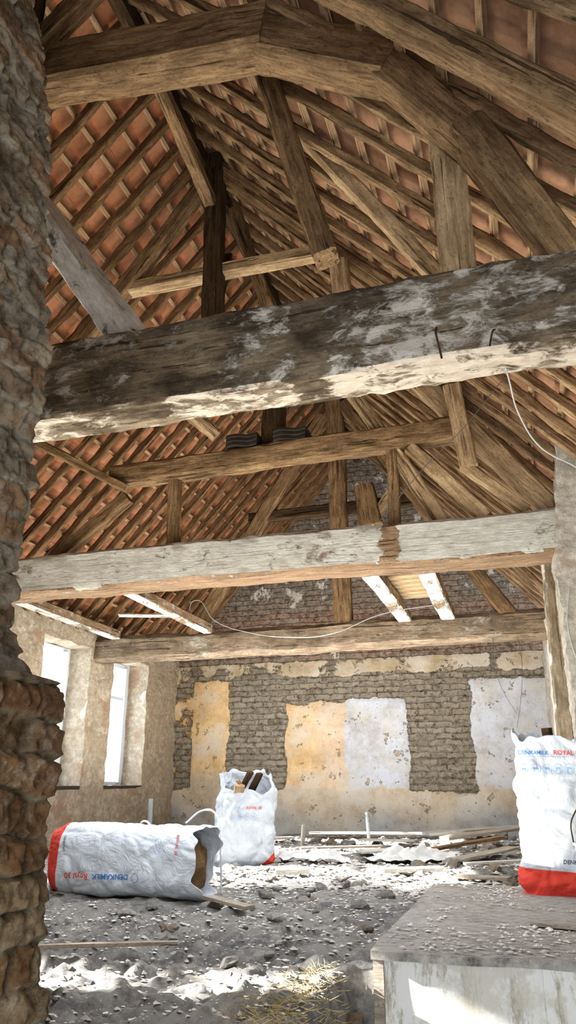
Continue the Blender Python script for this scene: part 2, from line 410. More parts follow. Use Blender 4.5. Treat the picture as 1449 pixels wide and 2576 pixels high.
tb('wall_post', (-2.36, 2.4, 5.6), (-2.3, 2.4, 4.4), .2, .2, 'oak_dark', seed=17)
tb('brace', (-2.3, 2.5, 4.6), (-1.6, 2.5, 5.3), .1, .14, 'oak', seed=18)
tb('strut', (-1.12, 3.1, 4.82), (-.73, 3.1, 3.27), .13, .14, 'oak', seed=19, hint=(0, 1, 0))
tb('brace', (-1.16, 3.6, 5.02), (-.18, 3.6, 3.38), .09, .10, seed=20)
tb('principal_rafter', (-.50, 2.0, 3.76), (.85, 2.0, 2.16), .12, .10, 'oak', seed=21)

T = empty('king_post_frame', (-2.05, 4.67, 5.8)); meta(T, 'dark king post frame with slim pale collar below the ridge', 'roof truss')
tb('king_post', (-2.09, 4.67, 5.9), (-2.06, 4.67, 3.75), .15, .15, 'oak_dark', seed=31, hint=(0, 1, 0))
tb('collar_beam', (-3.0, 4.72, 4.72), (-1.18, 4.72, 4.70), .12, .11, 'oak_light', seed=32, rough=.008)
tb('principal_rafter', (-2.02, 4.7, 5.74), (-.1, 4.7, 3.66), .12, .13, 'oak', seed=33)
tb('principal_rafter', (-2.2, 4.7, 5.7), (-3.6, 4.7, 3.75), .13, .13, 'oak', seed=34)
tb('brace', (-1.98, 4.9, 5.5), (-1.55, 4.9, 4.0), .1, .1, 'oak', seed=35)
tb('strut', (-1.0, 4.6, 4.45), (-.94, 4.6, 3.55), .14, .12, 'oak_light', seed=36, hint=(0, 1, 0))
tb('brace', (-2.12, 3.3, 5.7), (-2.1, 4.7, 5.35), .1, .12, 'oak', seed=37)
tb('brace', (-2.35, 5.6, 5.6), (-2.2, 5.0, 4.6), .1, .12, 'oak_dark', seed=38)

T = empty('roof_truss.001', (-2, 5.6, 2.6)); meta(T, 'brown oak truss with long collar on the grey beam', 'roof truss')
tb('collar_beam', (-3.4, 5.6, 3.36), (-.24, 5.6, 3.40), .18, .19, 'oak', seed=41, rough=.02)
tb('strut', (-2.77, 5.6, 3.3), (-2.76, 5.6, 2.6), .1, .1, 'oak', seed=42, hint=(0, 1, 0))
tb('strut', (-.81, 5.6, 3.32), (-.82, 5.6, 2.6), .09, .09, 'oak', seed=43, hint=(0, 1, 0))
tb('king_post', (-1.86, 5.66, 4.5), (-1.86, 5.66, 3.4), .19, .14, 'oak_dark', seed=44, hint=(0, 1, 0))
tb('principal_rafter', (-1.3, 5.62, 4.2), (-.44, 5.62, 2.62), .12, .12, 'oak_light', seed=45)
tb('principal_rafter', (-.95, 5.7, 4.5), (.42, 5.7, 2.62), .16, .17, 'oak_light', seed=46)
tb('brace', (-.66, 5.56, 3.28), (-.1, 5.56, 2.62), .09, .11, 'oak_light', seed=47)
tb('strut', (-.27, 5.5, 3.75), (-.2, 5.5, 3.02), .14, .11, 'oak_light', seed=48, hint=(0, 1, 0))
tb('brace', (-.24, 5.52, 3.06), (.2, 5.6, 2.66), .08, .08, 'oak_light', seed=49)
tb('principal_rafter', (-3.3, 5.7, 3.2), (-4.1, 5.7, 2.6), .12, .12, 'oak', seed=50)
tb('brace', (-2.9, 5.0, 4.1), (-2.3, 5.4, 3.55), .09, .10, 'oak_light', seed=51)
tb('brace', (-4.2, 5.2, 3.75), (-3.2, 5.5, 3.2), .06, .07, 'oak', seed=52)

T = empty('roof_truss.002', (-2, 8.73, 2.5)); meta(T, 'brown king post truss in front of the brick gable', 'roof truss')
tb('king_post', (-2.0, 8.7, 5.7), (-1.95, 8.7, 2.5), .22, .16, 'oak', seed=61, hint=(0, 1, 0))
tb('principal_rafter', (-2.15, 8.7, 5.35), (-3.95, 8.7, 2.48), .14, .18, 'oak', seed=62)
tb('principal_rafter', (-1.9, 8.7, 5.5), (0.0, 8.7, 2.48), .16, .18, 'oak', seed=63)
tb('collar_beam', (-3.2, 8.72, 4.0), (-1.0, 8.72, 4.02), .12, .14, 'oak_dark', seed=64)
tb('brace', (-1.9, 8.6, 3.3), (-1.2, 8.6, 4.2), .1, .12, 'oak_light', seed=65)
tb('brace', (-1.62, 8.6, 4.25), (-1.55, 8.6, 3.7), .24, .12, 'oak', seed=66, hint=(0, 1, 0), taper=1.2)

for i, x in enumerate((-5.0, -3.7, -1.21, -.71)):
    o = beam('ceiling_joist', (x, 5.78, 2.56), (x+.01, 8.60, 2.53), .16 if i > 1 else .13, .12, M['joist'], seed=70+i, rough=.008)
    meta(o, 'short white-painted ceiling joist between two tie beams', 'joist', 'ceiling joists')
o = empty('ceiling_planks', (-.96, 7.6, 2.62)); meta(o, 'leftover pale ceiling planks nailed over two joists', 'planks')
for i in range(6):
    b = beam('plank', (-1.28, 7.2+i*.17, 2.64), (-.64, 7.2+i*.17, 2.64), .155, .02, M['oak_light'], parent=o, seed=80+i, rough=.004)
o = beam('broken_plank', (-4.6, 7.95, 2.64), (-3.72, 8.3, 2.64), .16, .02, M['joist'], seed=90, rough=.006); meta(o, 'broken pale ceiling board hanging over the joists', 'plank')

# ---------------------------------------------------------------- back wall
def backwall():
    x0, x1, z0, z1, c = -5.5, 1.3, -.05, 6.1, .035
    nx = int((x1-x0)/c); nz = int((z1-z0)/c); V = []; F = []; mask = []; pcol = []; bcol = []
    OR = (.80, .60, .36); LI = (.66, .70, .79); PK = (.80, .64, .50); CR = (.66, .58, .47); GR = (.54, .56, .58)
    def box(x, z, a, b, cc, d, s=.075):
        return min(sst(a-s, a+s, x), 1-sst(b-s, b+s, x), sst(cc-s, cc+s, z), 1-sst(d-s, d+s, z))
    idx = {}
    for i in range(nx+1):
        for j in range(nz+1):
            x = x0+i*c; z = z0+j*c
            if z > roofz(x)+.12: continue
            y = 11.2+.015*FB(x, 0, z, 2.5)
            wx = x+.045*FB(x, 1, z, 2.6, 4); wz = z+.06*FB(x, 5, z, 2.6, 4, 3)
            m = 0.; col = CR
            A = box(wx, wz, -5.6, -4.38, .35, 2.25)
            if x < -5.0: A = min(A, .55+.5*FB(x, 4, z, 3, 4))
            if A > m: m = A; k_ = sst(.7, 1.0, wz); col = tuple(OR[k]*k_+CR[k]*(1-k_) for k in range(3))
            A = box(wx, wz, -3.46, -2.5, .5, 1.86)
            if A > m: m = A; s_ = sst(-3.2, -2.7, x); col = tuple(OR[k]*(1-s_)+PK[k]*s_ for k in range(3))
            A = box(wx, wz, -2.54, -1.6, .5, 1.9)
            if A > m or (A > .5 and wx > -2.5): m = A; col = LI
            A = box(wx, wz, -.70, .5, .5, 2.12)
            if A > m: m = A; col = LI
            A = 1-sst(.54, .66, wz)
            if A > m: m = A
            if wz < .64:
                t = sst(.1, .5, z+.25*FB(x, 3, z, 1.5, 3))
                col = tuple(GR[k]*(1-t)+CR[k]*t for k in range(3))
                m = max(m, A)*(.9 if z > .3 else 1)
            A = sst(2.18, 2.28, wz)*(1-sst(2.5, 2.6, wz))*(.70+.5*FB(x, 4, z, 2, 3))
            if A > m: m = A; col = (.60, .52, .40)
            if .64 < wz < 2.3 and m < .4: m = max(m, ((.20 if wz < 1.9 else .34)+.4*FB(x, 2, z, 3, 4))*.8)
            if z > 2.5: b = (.48, .27, .20) if z < 3.3 else (.42, .32, .27); m = max(0, (.34 if z < 3.3 else .46)+.3*FB(x, 8, z, 2.6, 5)); col = (.66, .62, .58)
            else: b = (.52, .45, .36)
            y -= .025*min(1, m)
            idx[(i, j)] = len(V); V.append((x, y, z)); mask.append(m); pcol.append(col); bcol.append(b)
    for i in range(nx):
        for j in range(nz):
            q = [(i, j), (i+1, j), (i+1, j+1), (i, j+1)]
            if all(k in idx for k in q): F.append(tuple(idx[k] for k in q))
    o = mk('wall_back', V, F, M['backwall'], True)
    a = o.data.attributes.new('mask', 'FLOAT', 'POINT'); a.data.foreach_set('value', mask)
    for nm, arr in (('pcol', pcol), ('bcol', bcol)):
        a = o.data.attributes.new(nm, 'FLOAT_COLOR', 'POINT'); a.data.foreach_set('color', [v for cc in arr for v in (*cc, 1)])
    meta(o, kind='structure')
backwall()

# ---------------------------------------------------------------- left wall with windows
WIN = [(1.95, 2.6), (5.0, 6.5), (7.5, 8.54), (9.13, 10.15)]
ZS, ZT = .66, 2.36
bx = []
ys = [-1.0]+[v for w in WIN for v in w]+[11.25]
for i in range(0, len(ys), 2):
    bx.append((-5.72, -5.3, ys[i], ys[i+1], 0-.1, 2.66))
for (a, b) in WIN:
    bx.append((-5.72, -5.3, a, b, -.1, ZS)); bx.append((-5.72, -5.3, a, b, ZT, 2.66))
o = blocks('wall_left', bx, .04, .026, M['leftwall'], 3.6, 6); meta(o, kind='structure')
g = NT('clear_glass'); tr = g.n('ShaderNodeBsdfTransparent'); gl = g.n('ShaderNodeBsdfGlossy'); gl.inputs['Roughness'].default_value = .05
ms = g.n('ShaderNodeMixShader'); ms.inputs[0].default_value = .04; g.l(tr.outputs[0], ms.inputs[1]); g.l(gl.outputs[0], ms.inputs[2])
g.l(ms.outputs[0], g.t.nodes['Material Output'].inputs['Surface']); M['glass'] = g.m
for k, (a, b) in enumerate(WIN):
    e = empty('window_%d' % (k+1), (-5.66, (a+b)/2, ZS)); meta(e, kind='structure')
    a0, b0 = a-.03, b+.03
    def fr(nm, y0, z0, y1, z1, w, x=-5.66):
        return beam(nm, (x, y0, z0), (x, y1, z1), w, w, M['upvc'], parent=e, rough=0, seg=2, hint=(1, 0, 0), chamfer=.1)
    fr('frame', a0+.035, ZS-.02, a0+.035, ZT+.02, .07); fr('frame', b0-.045, ZS-.02, b0-.045, ZT+.02, .09)
    fr('frame', a0, ZS+.03, b0, ZS+.03, .07); fr('frame', a0, ZT-.03, b0, ZT-.03, .07)
    fr('sash', a0+.1, ZS+.05, a0+.1, ZT-.05, .055, -5.63); fr('sash', b0-.14, ZS+.05, b0-.14, ZT-.05, .07, -5.62)
    fr('sash', a0+.1, ZS+1.2, b0-.1, ZS+1.2, .05, -5.63)
    gp = mk('glass_pane', [(-5.66, a0, ZS), (-5.66, b0, ZS), (-5.66, b0, ZT), (-5.66, a0, ZT)], [(0, 1, 2, 3)], M['glass']); gp.parent = e
    gp.matrix_parent_inverse = Matrix.Translation(-Vector(e.location))
    beam('window_sill', (-5.47, a, ZS-.01), (-5.47, b, ZS-.01), .36, .04, M['slate'] if k > 1 else M['panel'], parent=e, rough=.002, seg=4)

# ---------------------------------------------------------------- right side and rear walls
o = blocks('wall_right', [(1.28, 1.4, -1.0, 5.75, -1.6, 2.2)], .15, .03, M['limeplaster']); meta(o, kind='structure')
o = blocks('wall_right_inner', [(.66, .8, 5.8, 7.7, 0, 2.5), (.36, .5, 7.72, 11.2, 0, 2.4)], .06, .03, M['limeplaster'], 3.5); meta(o, kind='structure')
o = blocks('wall_rear', [(-5.3, -1.1, -1.15, -1.0, -1.6, 6.2), (-1.1, .7, -1.15, -1.0, 1.9, 6.2), (.7, 1.3, -1.15, -1.0, -1.6, 3.2)], .3, .03, M['limeplaster']); meta(o, kind='structure')
V = []; F = []
nz = 240
prof = []
for (a, b), (c, d) in zip([(0, 0), (.7, 0), (.7, .42), (0, .42)], [(.7, 0), (.7, .42), (0, .42), (0, 0)]):
    for i in range(14): prof.append((a+(c-a)*i/14, b+(d-b)*i/14))
m = len(prof)
for i in range(nz+1):
    z = 0+3.3*i/nz
    xl = .335+(0 if z < 2.2 else (z-2.2)*.13)
    for (a, b) in prof:
        n1 = .020*FB(a, b, z, 7, 7); n2 = .020*FB(a, b, z, 7, 7, 5)
        X_ = xl+a+n1
        V.append((X_, 5.32+b+n2, min(z, roofz(X_)-.02)))
for i in range(nz):
    for j in range(m):
        a = i*m+j; b = i*m+(j+1) % m; F.append((a, b, b+m, a+m))
F.append(tuple(nz*m+j for j in range(m)))
o = mk('wall_right_pillar', V, F, M['limeplaster'], True, 50); meta(o, kind='structure')
o = beam('timber_post', (.38, 7.5, 0), (.46, 7.5, 2.72), .24, .2, M['post_white'], seed=101, rough=.02, hint=(0, 1, 0))
meta(o, 'limewashed timber post standing against the side wall', 'post')

# ---------------------------------------------------------------- near brick-and-stone jamb
def jamb():
    P = [(-.6, -.82), (.2, -.835), (.36, -.845), (.66, -.862), (.84, -.862), (.885, -.87), (.905, -.945), (1.0, -.995), (1.15, -1.01), (1.3, -.99), (1.42, -1.005), (1.55, -.99), (1.75, -1.01), (2.0, -1.045), (2.4, -1.095), (2.6, -1.13), (2.9, -1.2), (3.4, -1.34)]
    def px(z):
        for (a, xa), (b, xb) in zip(P, P[1:]):
            if a <= z <= b: return xa+(xb-xa)*(z-a)/(b-a)
        return P[-1][1]
    V = []; F = []; nz = 660; path = []; col = []
    for i in range(130): path.append((0, .40+.87*i/130, 1, 0))
    for i in range(8):
        t = i/7*PI/2; path.append((-.02+.02*math.cos(t), 1.28+.02*math.sin(t), math.cos(t), math.sin(t)))
    for i in range(1, 25): path.append((-.02-i*.06, 1.3, 0, 1))
    m = len(path)
    tints = [(.42, .27, .165), (.35, .24, .16), (.46, .36, .25), (.38, .32, .25), (.44, .30, .19), (.54, .45, .34), (.32, .24, .17)]
    RH = .062
    for k in range(nz+1):
        z = -.6+4.0*k/nz; x0 = px(z)
        for (a, y, nx_, ny_) in path:
            s = y if a > -.03 else 1.3-a*1.0
            zz = z+.022*N(s, 0, z, 4)+.009*N(s, 3, z, 14)
            r = math.floor(zz/RH); fz = zz/RH-r
            ss = s+.02*N(s, 5, z, 6)+.010*N(s, 7, z, 18)
            bl = .15+.10*noise.cell(Vector((r*1.7+.3, 0, 0)))
            cidx = math.floor(ss/bl+.5*(r % 2)+.3*r); fs = ss/bl+.5*(r % 2)+.3*r-cidx
            random.seed(r*131+cidx*17); rv = random.random(); rt = random.choice(tints)
            ed = min(min(fz, 1-fz)*RH, min(fs, 1-fs)*bl)
            mo = 1-sst(.002, .008, ed+.004*N(s, 11, z, 30))
            h = -.010*mo+.018*(rv-.5)*(1-mo)+.010*FB(a, y, z, 36, 7)+.009*FB(a, y, z, 9, 5, 4)
            h -= .02*sst(.25, .5, FB(s, 9, z, 5, 4, 2))
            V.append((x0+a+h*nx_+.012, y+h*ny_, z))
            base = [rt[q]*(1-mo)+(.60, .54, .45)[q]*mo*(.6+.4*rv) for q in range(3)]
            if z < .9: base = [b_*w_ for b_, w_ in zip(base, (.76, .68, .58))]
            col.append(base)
    for k in range(nz):
        for j in range(m-1):
            a = k*m+j; F.append((a, a+1, a+m+1, a+m))
    o = mk('wall_front', V, F, M['jamb'], True, 60); meta(o, kind='structure')
    a = o.data.attributes.new('bcol', 'FLOAT_COLOR', 'POINT'); a.data.foreach_set('color', [v for cc in col for v in (*cc, 1)])
jamb()

# ---------------------------------------------------------------- floor
def floorz(x, y):
    h = .03*FB(x, y, 0, 1.8, 4)+.018*FB(x, y, 2, 6, 4, 3)
    near = 1-sst(4.0, 5.6, y)
    h += near*(.026*FB(x, y, 5, 18, 4, 1)+.028*max(0, N(x, y, 1, 5))+.036*max(0, N(x, y, 8, 13)))
    h += .14*math.exp(-((x+.2)**2/.5+(y-8.6)**2/.7))
    return h
def floor():
    c = .025; x0, x1, y0, y1 = -5.4, .5, 1.4, 11.3
    nx = int((x1-x0)/c); ny = int((y1-y0)/c); V = []; F = []; idx = {}
    for i in range(nx+1):
        for j in range(ny+1):
            x = x0+i*c; y = y0+j*c
            if y < 3.25 and x > -.60: continue
            ed = -.64+.05*N(0, y, 0, 4)
            z = floorz(x, y)
            if y < 3.25 and x > ed-.14: z -= .5*sst(ed-.14, ed+.02, x)
            if y < 1.6: z -= .3
            idx[(i, j)] = len(V); V.append((x, y, z))
    for i in range(nx):
        for j in range(ny):
            q = [(i, j), (i+1, j), (i+1, j+1), (i, j+1)]
            if all(k in idx for k in q): F.append(tuple(idx[k] for k in q))
    o = mk('floor', V, F, M['dirt'], True); meta(o, kind='structure')
floor()
o = blocks('floor_lower', [(-6, 1.4, -2, 3.3, -1.7, -1.6)], .4, .02, M['dirt']); meta(o, kind='structure')
o = blocks('trim_1', [(-.82, -.65, 1.5, 3.12, -.9, -.1)], .04, .06, M['edge'], 5.0); meta(o, kind='structure')

# ---------------------------------------------------------------- stairwell cover
E = empty('stairwell_cover', (.2, 3.2, -1.2)); meta(E, 'low boxed stairwell cover, dusty grey top and white boarded front', 'stairwell box')
def pbox(nm, x0, x1, y0, y1, z0, z1, mat, amp=.003, cell=.06):
    o = blocks(nm, [(x0, x1, y0, y1, z0, z1)], cell, amp, mat, 4, 3); o.parent = E; o.matrix_parent_inverse = Matrix.Translation(-Vector(E.location)); return o
t = NT('dusty_grey_top'); n1 = t.noise(t.coord((1, 1.6, 1)), 18, 15, .83); n2 = t.noise(t.coord(), 2.5, 9, .75)
t.col(t.mix(t.ramp(n2, [(.46, 0.), (.60, .6)]), t.ramp(n1, [(.37, (.17, .155, .14)), (.48, (.40, .38, .35)), (.62, (.70, .67, .62))]), (.56, .54, .50))); t.bump(n1, .8, .02); M['top'] = t.m
pbox('top_board', -.645, .40, 3.19, 5.28, .07, .1, M['top'], .006, .04)
pbox('top_board', .403, 1.2, 3.19, 5.28, .07, .1, M['top'], .006, .04)
pbox('front_panel', -.60, -.018, 3.22, 3.25, -1.3, .07, M['panel'])
pbox('front_panel', .022, .21, 3.22, 3.25, -1.3, .07, M['panel'])
pbox('front_panel', .214, .40, 3.223, 3.25, -1.3, .07, M['panel'])
pbox('front_panel', .402, 1.2, 3.22, 3.25, -1.3, .07, M['panel'])
pbox('stile', -.64, -.60, 3.205, 3.26, -1.3, .07, M['plank'])
pbox('stile', -.02, .024, 3.205, 3.26, -1.3, .07, M['panel'])
pbox('side_panel', -.64, -.61, 3.27, 5.25, -.1, .07, M['plank'])

# ---------------------------------------------------------------- paper sacks
def sack(name, loc, rotz, H, W, D, redh, seed, lying=False, prints=(), label='', slope=.06, cr=1., dip=0., pk=1.):
    e = empty(name, loc, (0, PI/2 if lying else 0, rotz))
    meta(e, label, 'bag')
    nexp = 3.2
    def dims(z):
        t = z/H
        a = W/2*(1+.05*math.sin(t*PI)+.05*N(0, 0, z*3, 1, seed)); b = D/2*(1+.12*math.sin(t*PI))
        q = sst(0, .08, t); a *= .9+.1*q; b *= .82+.18*q
        if not lying: k = sst(.6, 1., t); b *= 1-(.35 if not dip else 0.)*k; a *= 1-.12*k
        sh = .04*N(0, 3, z*2.5, 1, seed) * (1 if not lying else .5)
        return a, b, sh
    def disp(x, y, z):
        q = Vector((x*6+seed, y*6, z*5))
        q += Vector((noise.noise(q), noise.noise(q+Vector((5, 5, 5))), noise.noise(q+Vector((9, 1, 4)))))*.6
        dd = noise.voronoi(q)[0]
        h = .038*cr*(min(1, (dd[1]-dd[0])*1.6)-.5)+.035*cr*noise.noise(Vector((x*3, y*3, z*3.5+seed)))
        q2 = q*2.1; d2 = noise.voronoi(q2)[0]; h += .012*cr*(min(1, (d2[1]-d2[0])*2)-.5)
        return h
    def topz(th): return H*(1+.03*math.sin(th*2+seed)+.02*math.sin(th*5+seed*2)+.012*math.sin(th*11)-dip*sst(.3, 1., -math.sin(th)))
    nt, nz = 180, 120; V = []; F = []
    for k in range(nz+1):
        for i in range(nt):
            th = 2*PI*i/nt; z = k/nz*topz(th)
            a, b, sh = dims(min(z, H)); c_, s_ = math.cos(th), math.sin(th)
            x = a*math.copysign(abs(c_)**(2/nexp), c_); y = b*math.copysign(abs(s_)**(2/nexp), s_)
            h = disp(x, y, z)
            V.append((x+sh+h*c_*.9, y+h*s_*.9, z))
    for k in range(nz):
        for i in range(nt):
            a = k*nt+i; b = k*nt+(i+1) % nt; F.append((a, b, b+nt, a+nt))
    F.append(tuple(reversed(range(nt))))
    body = mk('sack_body', V, F, paper('white_paper_sack', redh, slope, pk), True, 60, e)
    sm = body.modifiers.new('thick', 'SOLIDIFY'); sm.thickness = .003
    def surf(x, z):
        a, b, sh = dims(min(z, H)); x = max(-a*.985, min(a*.985, x)); y = -b*(max(0, 1-abs(x/a)**nexp))**(1/nexp)
        th = math.atan2(-(abs(y/b))**(nexp/2), math.copysign(abs(x/a)**(nexp/2), x))
        h = disp(x, y, z)
        return Vector((x+sh+h*math.cos(th)*.9, y+h*math.sin(th)*.9-.008, z))
    def put(V2, F2, nm, mat, cx, cz, ang):
        ca, sa = math.cos(ang), math.sin(ang)
        mk(nm, [surf(cx+p[0]*ca-p[1]*sa, cz+p[0]*sa+p[1]*ca) for p in V2], F2, mat, False, None, e)
    for pr in prints:
        if pr[0] == 'text':
            _, s, size, mat, cx, cz, ang, al = pr
            cu = bpy.data.curves.new('t', 'FONT'); cu.body = s; cu.size = size; cu.align_x = al; cu.resolution_u = 2; cu.offset = size*.012
            to = bpy.data.objects.new('t', cu); C.objects.link(to); bpy.context.view_layer.update()
            me = bpy.data.meshes.new_from_object(to.evaluated_get(bpy.context.evaluated_depsgraph_get()))
            V2 = [(v.co.x, v.co.y) for v in me.vertices]; F2 = [tuple(p.vertices) for p in me.polygons]
            bpy.data.objects.remove(to); bpy.data.meshes.remove(me)
            put(V2, F2, 'printed_lettering', M[mat], cx, cz, ang)
        elif pr[0] == 'ring':
            _, r, w, mat, cx, cz = pr
            V2 = []; F2 = []; n = 28
            for i in range(n):
                t_ = 2*PI*i/n
                V2 += [(r*math.cos(t_), r*math.sin(t_)), ((r-w)*math.cos(t_), (r-w)*math.sin(t_))]
            for i in range(n):
                j = (i+1) % n; F2.append((2*i, 2*j, 2*j+1, 2*i+1))
            put(V2, F2, 'printed_emblem', M[mat], cx, cz, 0)
        elif pr[0] == 'calf':
            _, r, mat, cx, cz = pr
            pts = [(-.6, .25), (-.45, .35), (-.3, .2), (.45, .2), (.55, .0), (.5, -.5), (.38, -.5), (.33, -.1), (-.2, -.1), (-.25, -.5), (-.38, -.5), (-.4, .0), (-.62, .08)]
            put([(p[0]*r, p[1]*r) for p in pts], [(0, 12, 11, 2, 1), (2, 11, 8, 7, 4, 3), (11, 10, 9, 8), (7, 6, 5, 4)], 'printed_emblem', M[mat], cx, cz, 0)
        elif pr[0] == 'bar':
            _, w, h, mat, cx, cz, ang = pr; n = 30
            V2 = [(-w/2+w*i/n, s*h/2) for i in range(n+1) for s in (-1, 1)]
            F2 = [(2*i, 2*i+2, 2*i+3, 2*i+1) for i in range(n)]
            put(V2, F2, 'printed_line', M[mat], cx, cz, ang)
    return e

def lump(name, loc, r, mat, seed, flat=.5, res=3):
    import bmesh
    bm = bmesh.new(); bmesh.ops.create_icosphere(bm, subdivisions=res, radius=1)
    for v in bm.verts:
        p = v.co.normalized()
        k = 1+.35*noise.noise(p*1.3+Vector((seed, 0, 0)))+.22*noise.cell(p*1.7+Vector((seed, 3, 1)))+.16*noise.noise(p*4+Vector((0, seed, 0)))
        v.co = Vector((p.x*r[0]*k, p.y*r[1]*k, p.z*r[2]*k))
    me = bpy.data.meshes.new(name); bm.to_mesh(me); bm.free(); me.materials.append(mat)
    o = bpy.data.objects.new(name, me); o.location = loc; return link(o)

def rings(x0, z, r, n, dx, m='pale_blue'):
    out = []
    for i in range(n): out += [('ring', r, r*.09, m, x0+i*dx, z), ('calf', r, m, x0+i*dx, z)]
    return out
sack('paper_sack', (.17, 5.0, .1), .06, .88, .50, .24, .13, 2.3, cr=.9, pk=.92, prints=[
    ('text', 'DENKAMILK', .032, 'blue', -.225, .765, -.03, 'LEFT'), ('text', 'ROYAL 30', .037, 'red_ink', -.02, .760, -.03, 'LEFT'),
    ('bar', .28, .0015, 'blue', -.08, .75, -.03)]+rings(-.195, .68, .028, 5, .064)+[
    ('text', 'DENKAVIT', .030, 'black_ink', -.04, .17, -.03, 'LEFT')],
    label='tall white paper sack with red base standing on the stairwell box')
sack('paper_sack.001', (-2.60, 7.1, -.02), math.radians(22), .82, .56, .32, -.10, 5.1, slope=-.8, cr=.95, dip=.24, pk=.95, prints=[
    ('text', 'DENKAMILK', .032, 'faint_blue', -.20, .50, -.02, 'LEFT'), ('text', 'ROYAL 30', .034, 'red_ink', -.01, .495, -.02, 'LEFT')]+rings(-.12, .43, .028, 4, .064, 'faint_blue'),
    label='open white paper sack filled with wood scraps on the rubble floor')
sack('paper_sack.002', (-3.09, 4.83, .22), 0, 1.08, .42, .36, .09, 8.7, lying=True, cr=.45, pk=1.05, prints=[
    ('text', 'DENKAMILK', .046, 'blue', .07, .62, -PI/2, 'LEFT'), ('text', 'Royal 30', .050, 'red_ink', .07, .335, -PI/2, 'LEFT'),
    ('ring', .026, .003, 'blue', .085, .67), ('text', 'ROYAL 30', .026, 'red_ink', -.17, .93, 0, 'LEFT'),
    ('text', 'DENKAVIT', .020, 'black_ink', -.15, .13, 0, 'LEFT')]+[('ring', .022, .002, 'pale_blue', -.13+.05*i, .81) for i in range(2)],
    label='white paper sack with red base lying on its side spilling rubble')

for i, (p, q, w) in enumerate([((-2.72, 7.1, .5), (-2.50, 6.98, .80), .06), ((-2.62, 7.15, .5), (-2.42, 7.02, .78), .07), ((-2.66, 7.05, .5), (-2.58, 6.90, .68), .09), ((-2.5, 7.1, .5), (-2.62, 6.95, .73), .05)]):
    o = beam('wood_scrap', p, q, w, .03, M['oak_dark'] if i < 2 else M['oak_light'], seed=120+i)
    meta(o, 'split brown wood offcut sticking out of the paper sack', 'wood scrap', 'wood scraps in the open sack')
o = beam('wood_scrap', (.16, 5.02, .6), (.14, 5.0, 1.02), .06, .05, M['oak_dark'], seed=125); meta(o, 'dark wood offcut sticking out of the tall sack', 'wood scrap')
o = lump('rubble_fill', (-2.6, 7.1, .50), (.19, .11, .10), M['spill'], 4); meta(o, 'crumbled brown rubble filling the open paper sack', 'rubble')
o = lump('rubble_fill', (.17, 5.0, .68), (.16, .06, .1), M['rub_b'], 6); meta(o, 'grey rubble filling the tall paper sack', 'rubble')
o = lump('rubble_fill', (-2.13, 4.83, .20), (.09, .13, .15), M['spill'], 8); meta(o, 'brown soil spilling from the lying sack mouth', 'rubble')

E2 = empty('bucket', (.335, 4.55, .105)); meta(E2, 'small steel bucket with wire handle on the stairwell box', 'bucket')
V = []; F = []; n = 40
pr = [(.0, .0), (.10, .0), (.105, .02), (.135, .28), (.145, .285), (.145, .30), (.13, .30), (.10, .03), (0, .03)]
for (r, z) in pr:
    for i in range(n): V.append((r*math.cos(2*PI*i/n), r*math.sin(2*PI*i/n), z))
for k in range(len(pr)-1):
    for i in range(n):
        j = (i+1) % n; F.append((k*n+i, k*n+j, (k+1)*n+j, (k+1)*n+i))
mk('bucket_body', V, F, M['steel'], True, 30, E2)
def cable(name, pts, r, mat, parent=None, label=None, cat='cable'):
    cu = bpy.data.curves.new(name, 'CURVE'); cu.dimensions = '3D'; cu.bevel_depth = r; cu.bevel_resolution = 3; cu.resolution_u = 10
    s = cu.splines.new('BEZIER'); s.bezier_points.add(len(pts)-1)
    for b, p in zip(s.bezier_points, pts): b.co = p; b.handle_left_type = b.handle_right_type = 'AUTO'
    to = bpy.data.objects.new('tmp', cu); C.objects.link(to); bpy.context.view_layer.update()
    me = bpy.data.meshes.new_from_object(to.evaluated_get(bpy.context.evaluated_depsgraph_get()))
    bpy.data.objects.remove(to); me.materials.clear(); me.materials.append(mat); me.name = name; me.shade_smooth()
    o = bpy.data.objects.new(name, me); link(o, parent)
    if label: meta(o, label, cat)
    return o
cable('handle', [(-.14, 0, .28), (-.13, 0, .42), (0, 0, .52), (.13, 0, .42), (.14, 0, .28)], .004, M['iron'], E2)
cable('electric_cable', [(.06, 2.64, 2.32), (.08, 2.68, 2.22), (.12, 2.9, 2.12), (.19, 3.0, 2.02), (.32, 3.1, 1.96), (.42, 3.3, 1.95)], .0035, M['cable'], label='grey electric cable drooping from the big beam')
cable('electric_cable', [(-3.70, 8.0, 2.56), (-3.62, 8.0, 2.76), (-3.35, 8.0, 2.5), (-2.9, 8.0, 2.33), (-2.4, 8.0, 2.25), (-1.96, 8.0, 2.26), (-1.37, 8.0, 2.45), (-.73, 8.0, 2.52)], .0045, M['cable'], label='pale slack cable hanging across below the worn beam')
cable('electric_cable', [(-.22, 8.68, 2.32), (-.22, 8.58, 2.18), (-.23, 8.5, 1.9), (-.15, 8.5, 1.6), (-.05, 8.5, 1.40)], .002, M['cable_dark'], label='thin dark wire dangling from the rear beam')
cable('electric_cable', [(.05, 8.68, 2.32), (.05, 8.60, 2.18), (.06, 8.5, 1.9), (.0, 8.5, 1.5), (-.06, 8.5, 1.25)], .002, M['cable_dark'], label='thin dark wire dangling beside the rear post')
cable('electric_cable', [(-.9, 5.4, 2.62), (-.5, 5.2, 2.95), (-.2, 5.0, 3.12), (.1, 4.8, 3.35)], .003, M['cable_dark'], label='thin dark wire strung between roof timbers')
cable('electric_cable', [(.40, 5.30, 1.95), (.36, 5.30, 1.7), (.40, 5.30, 1.4), (.42, 5.31, 1.25)], .005, M['cable'], label='pale cable running down the plastered pillar')
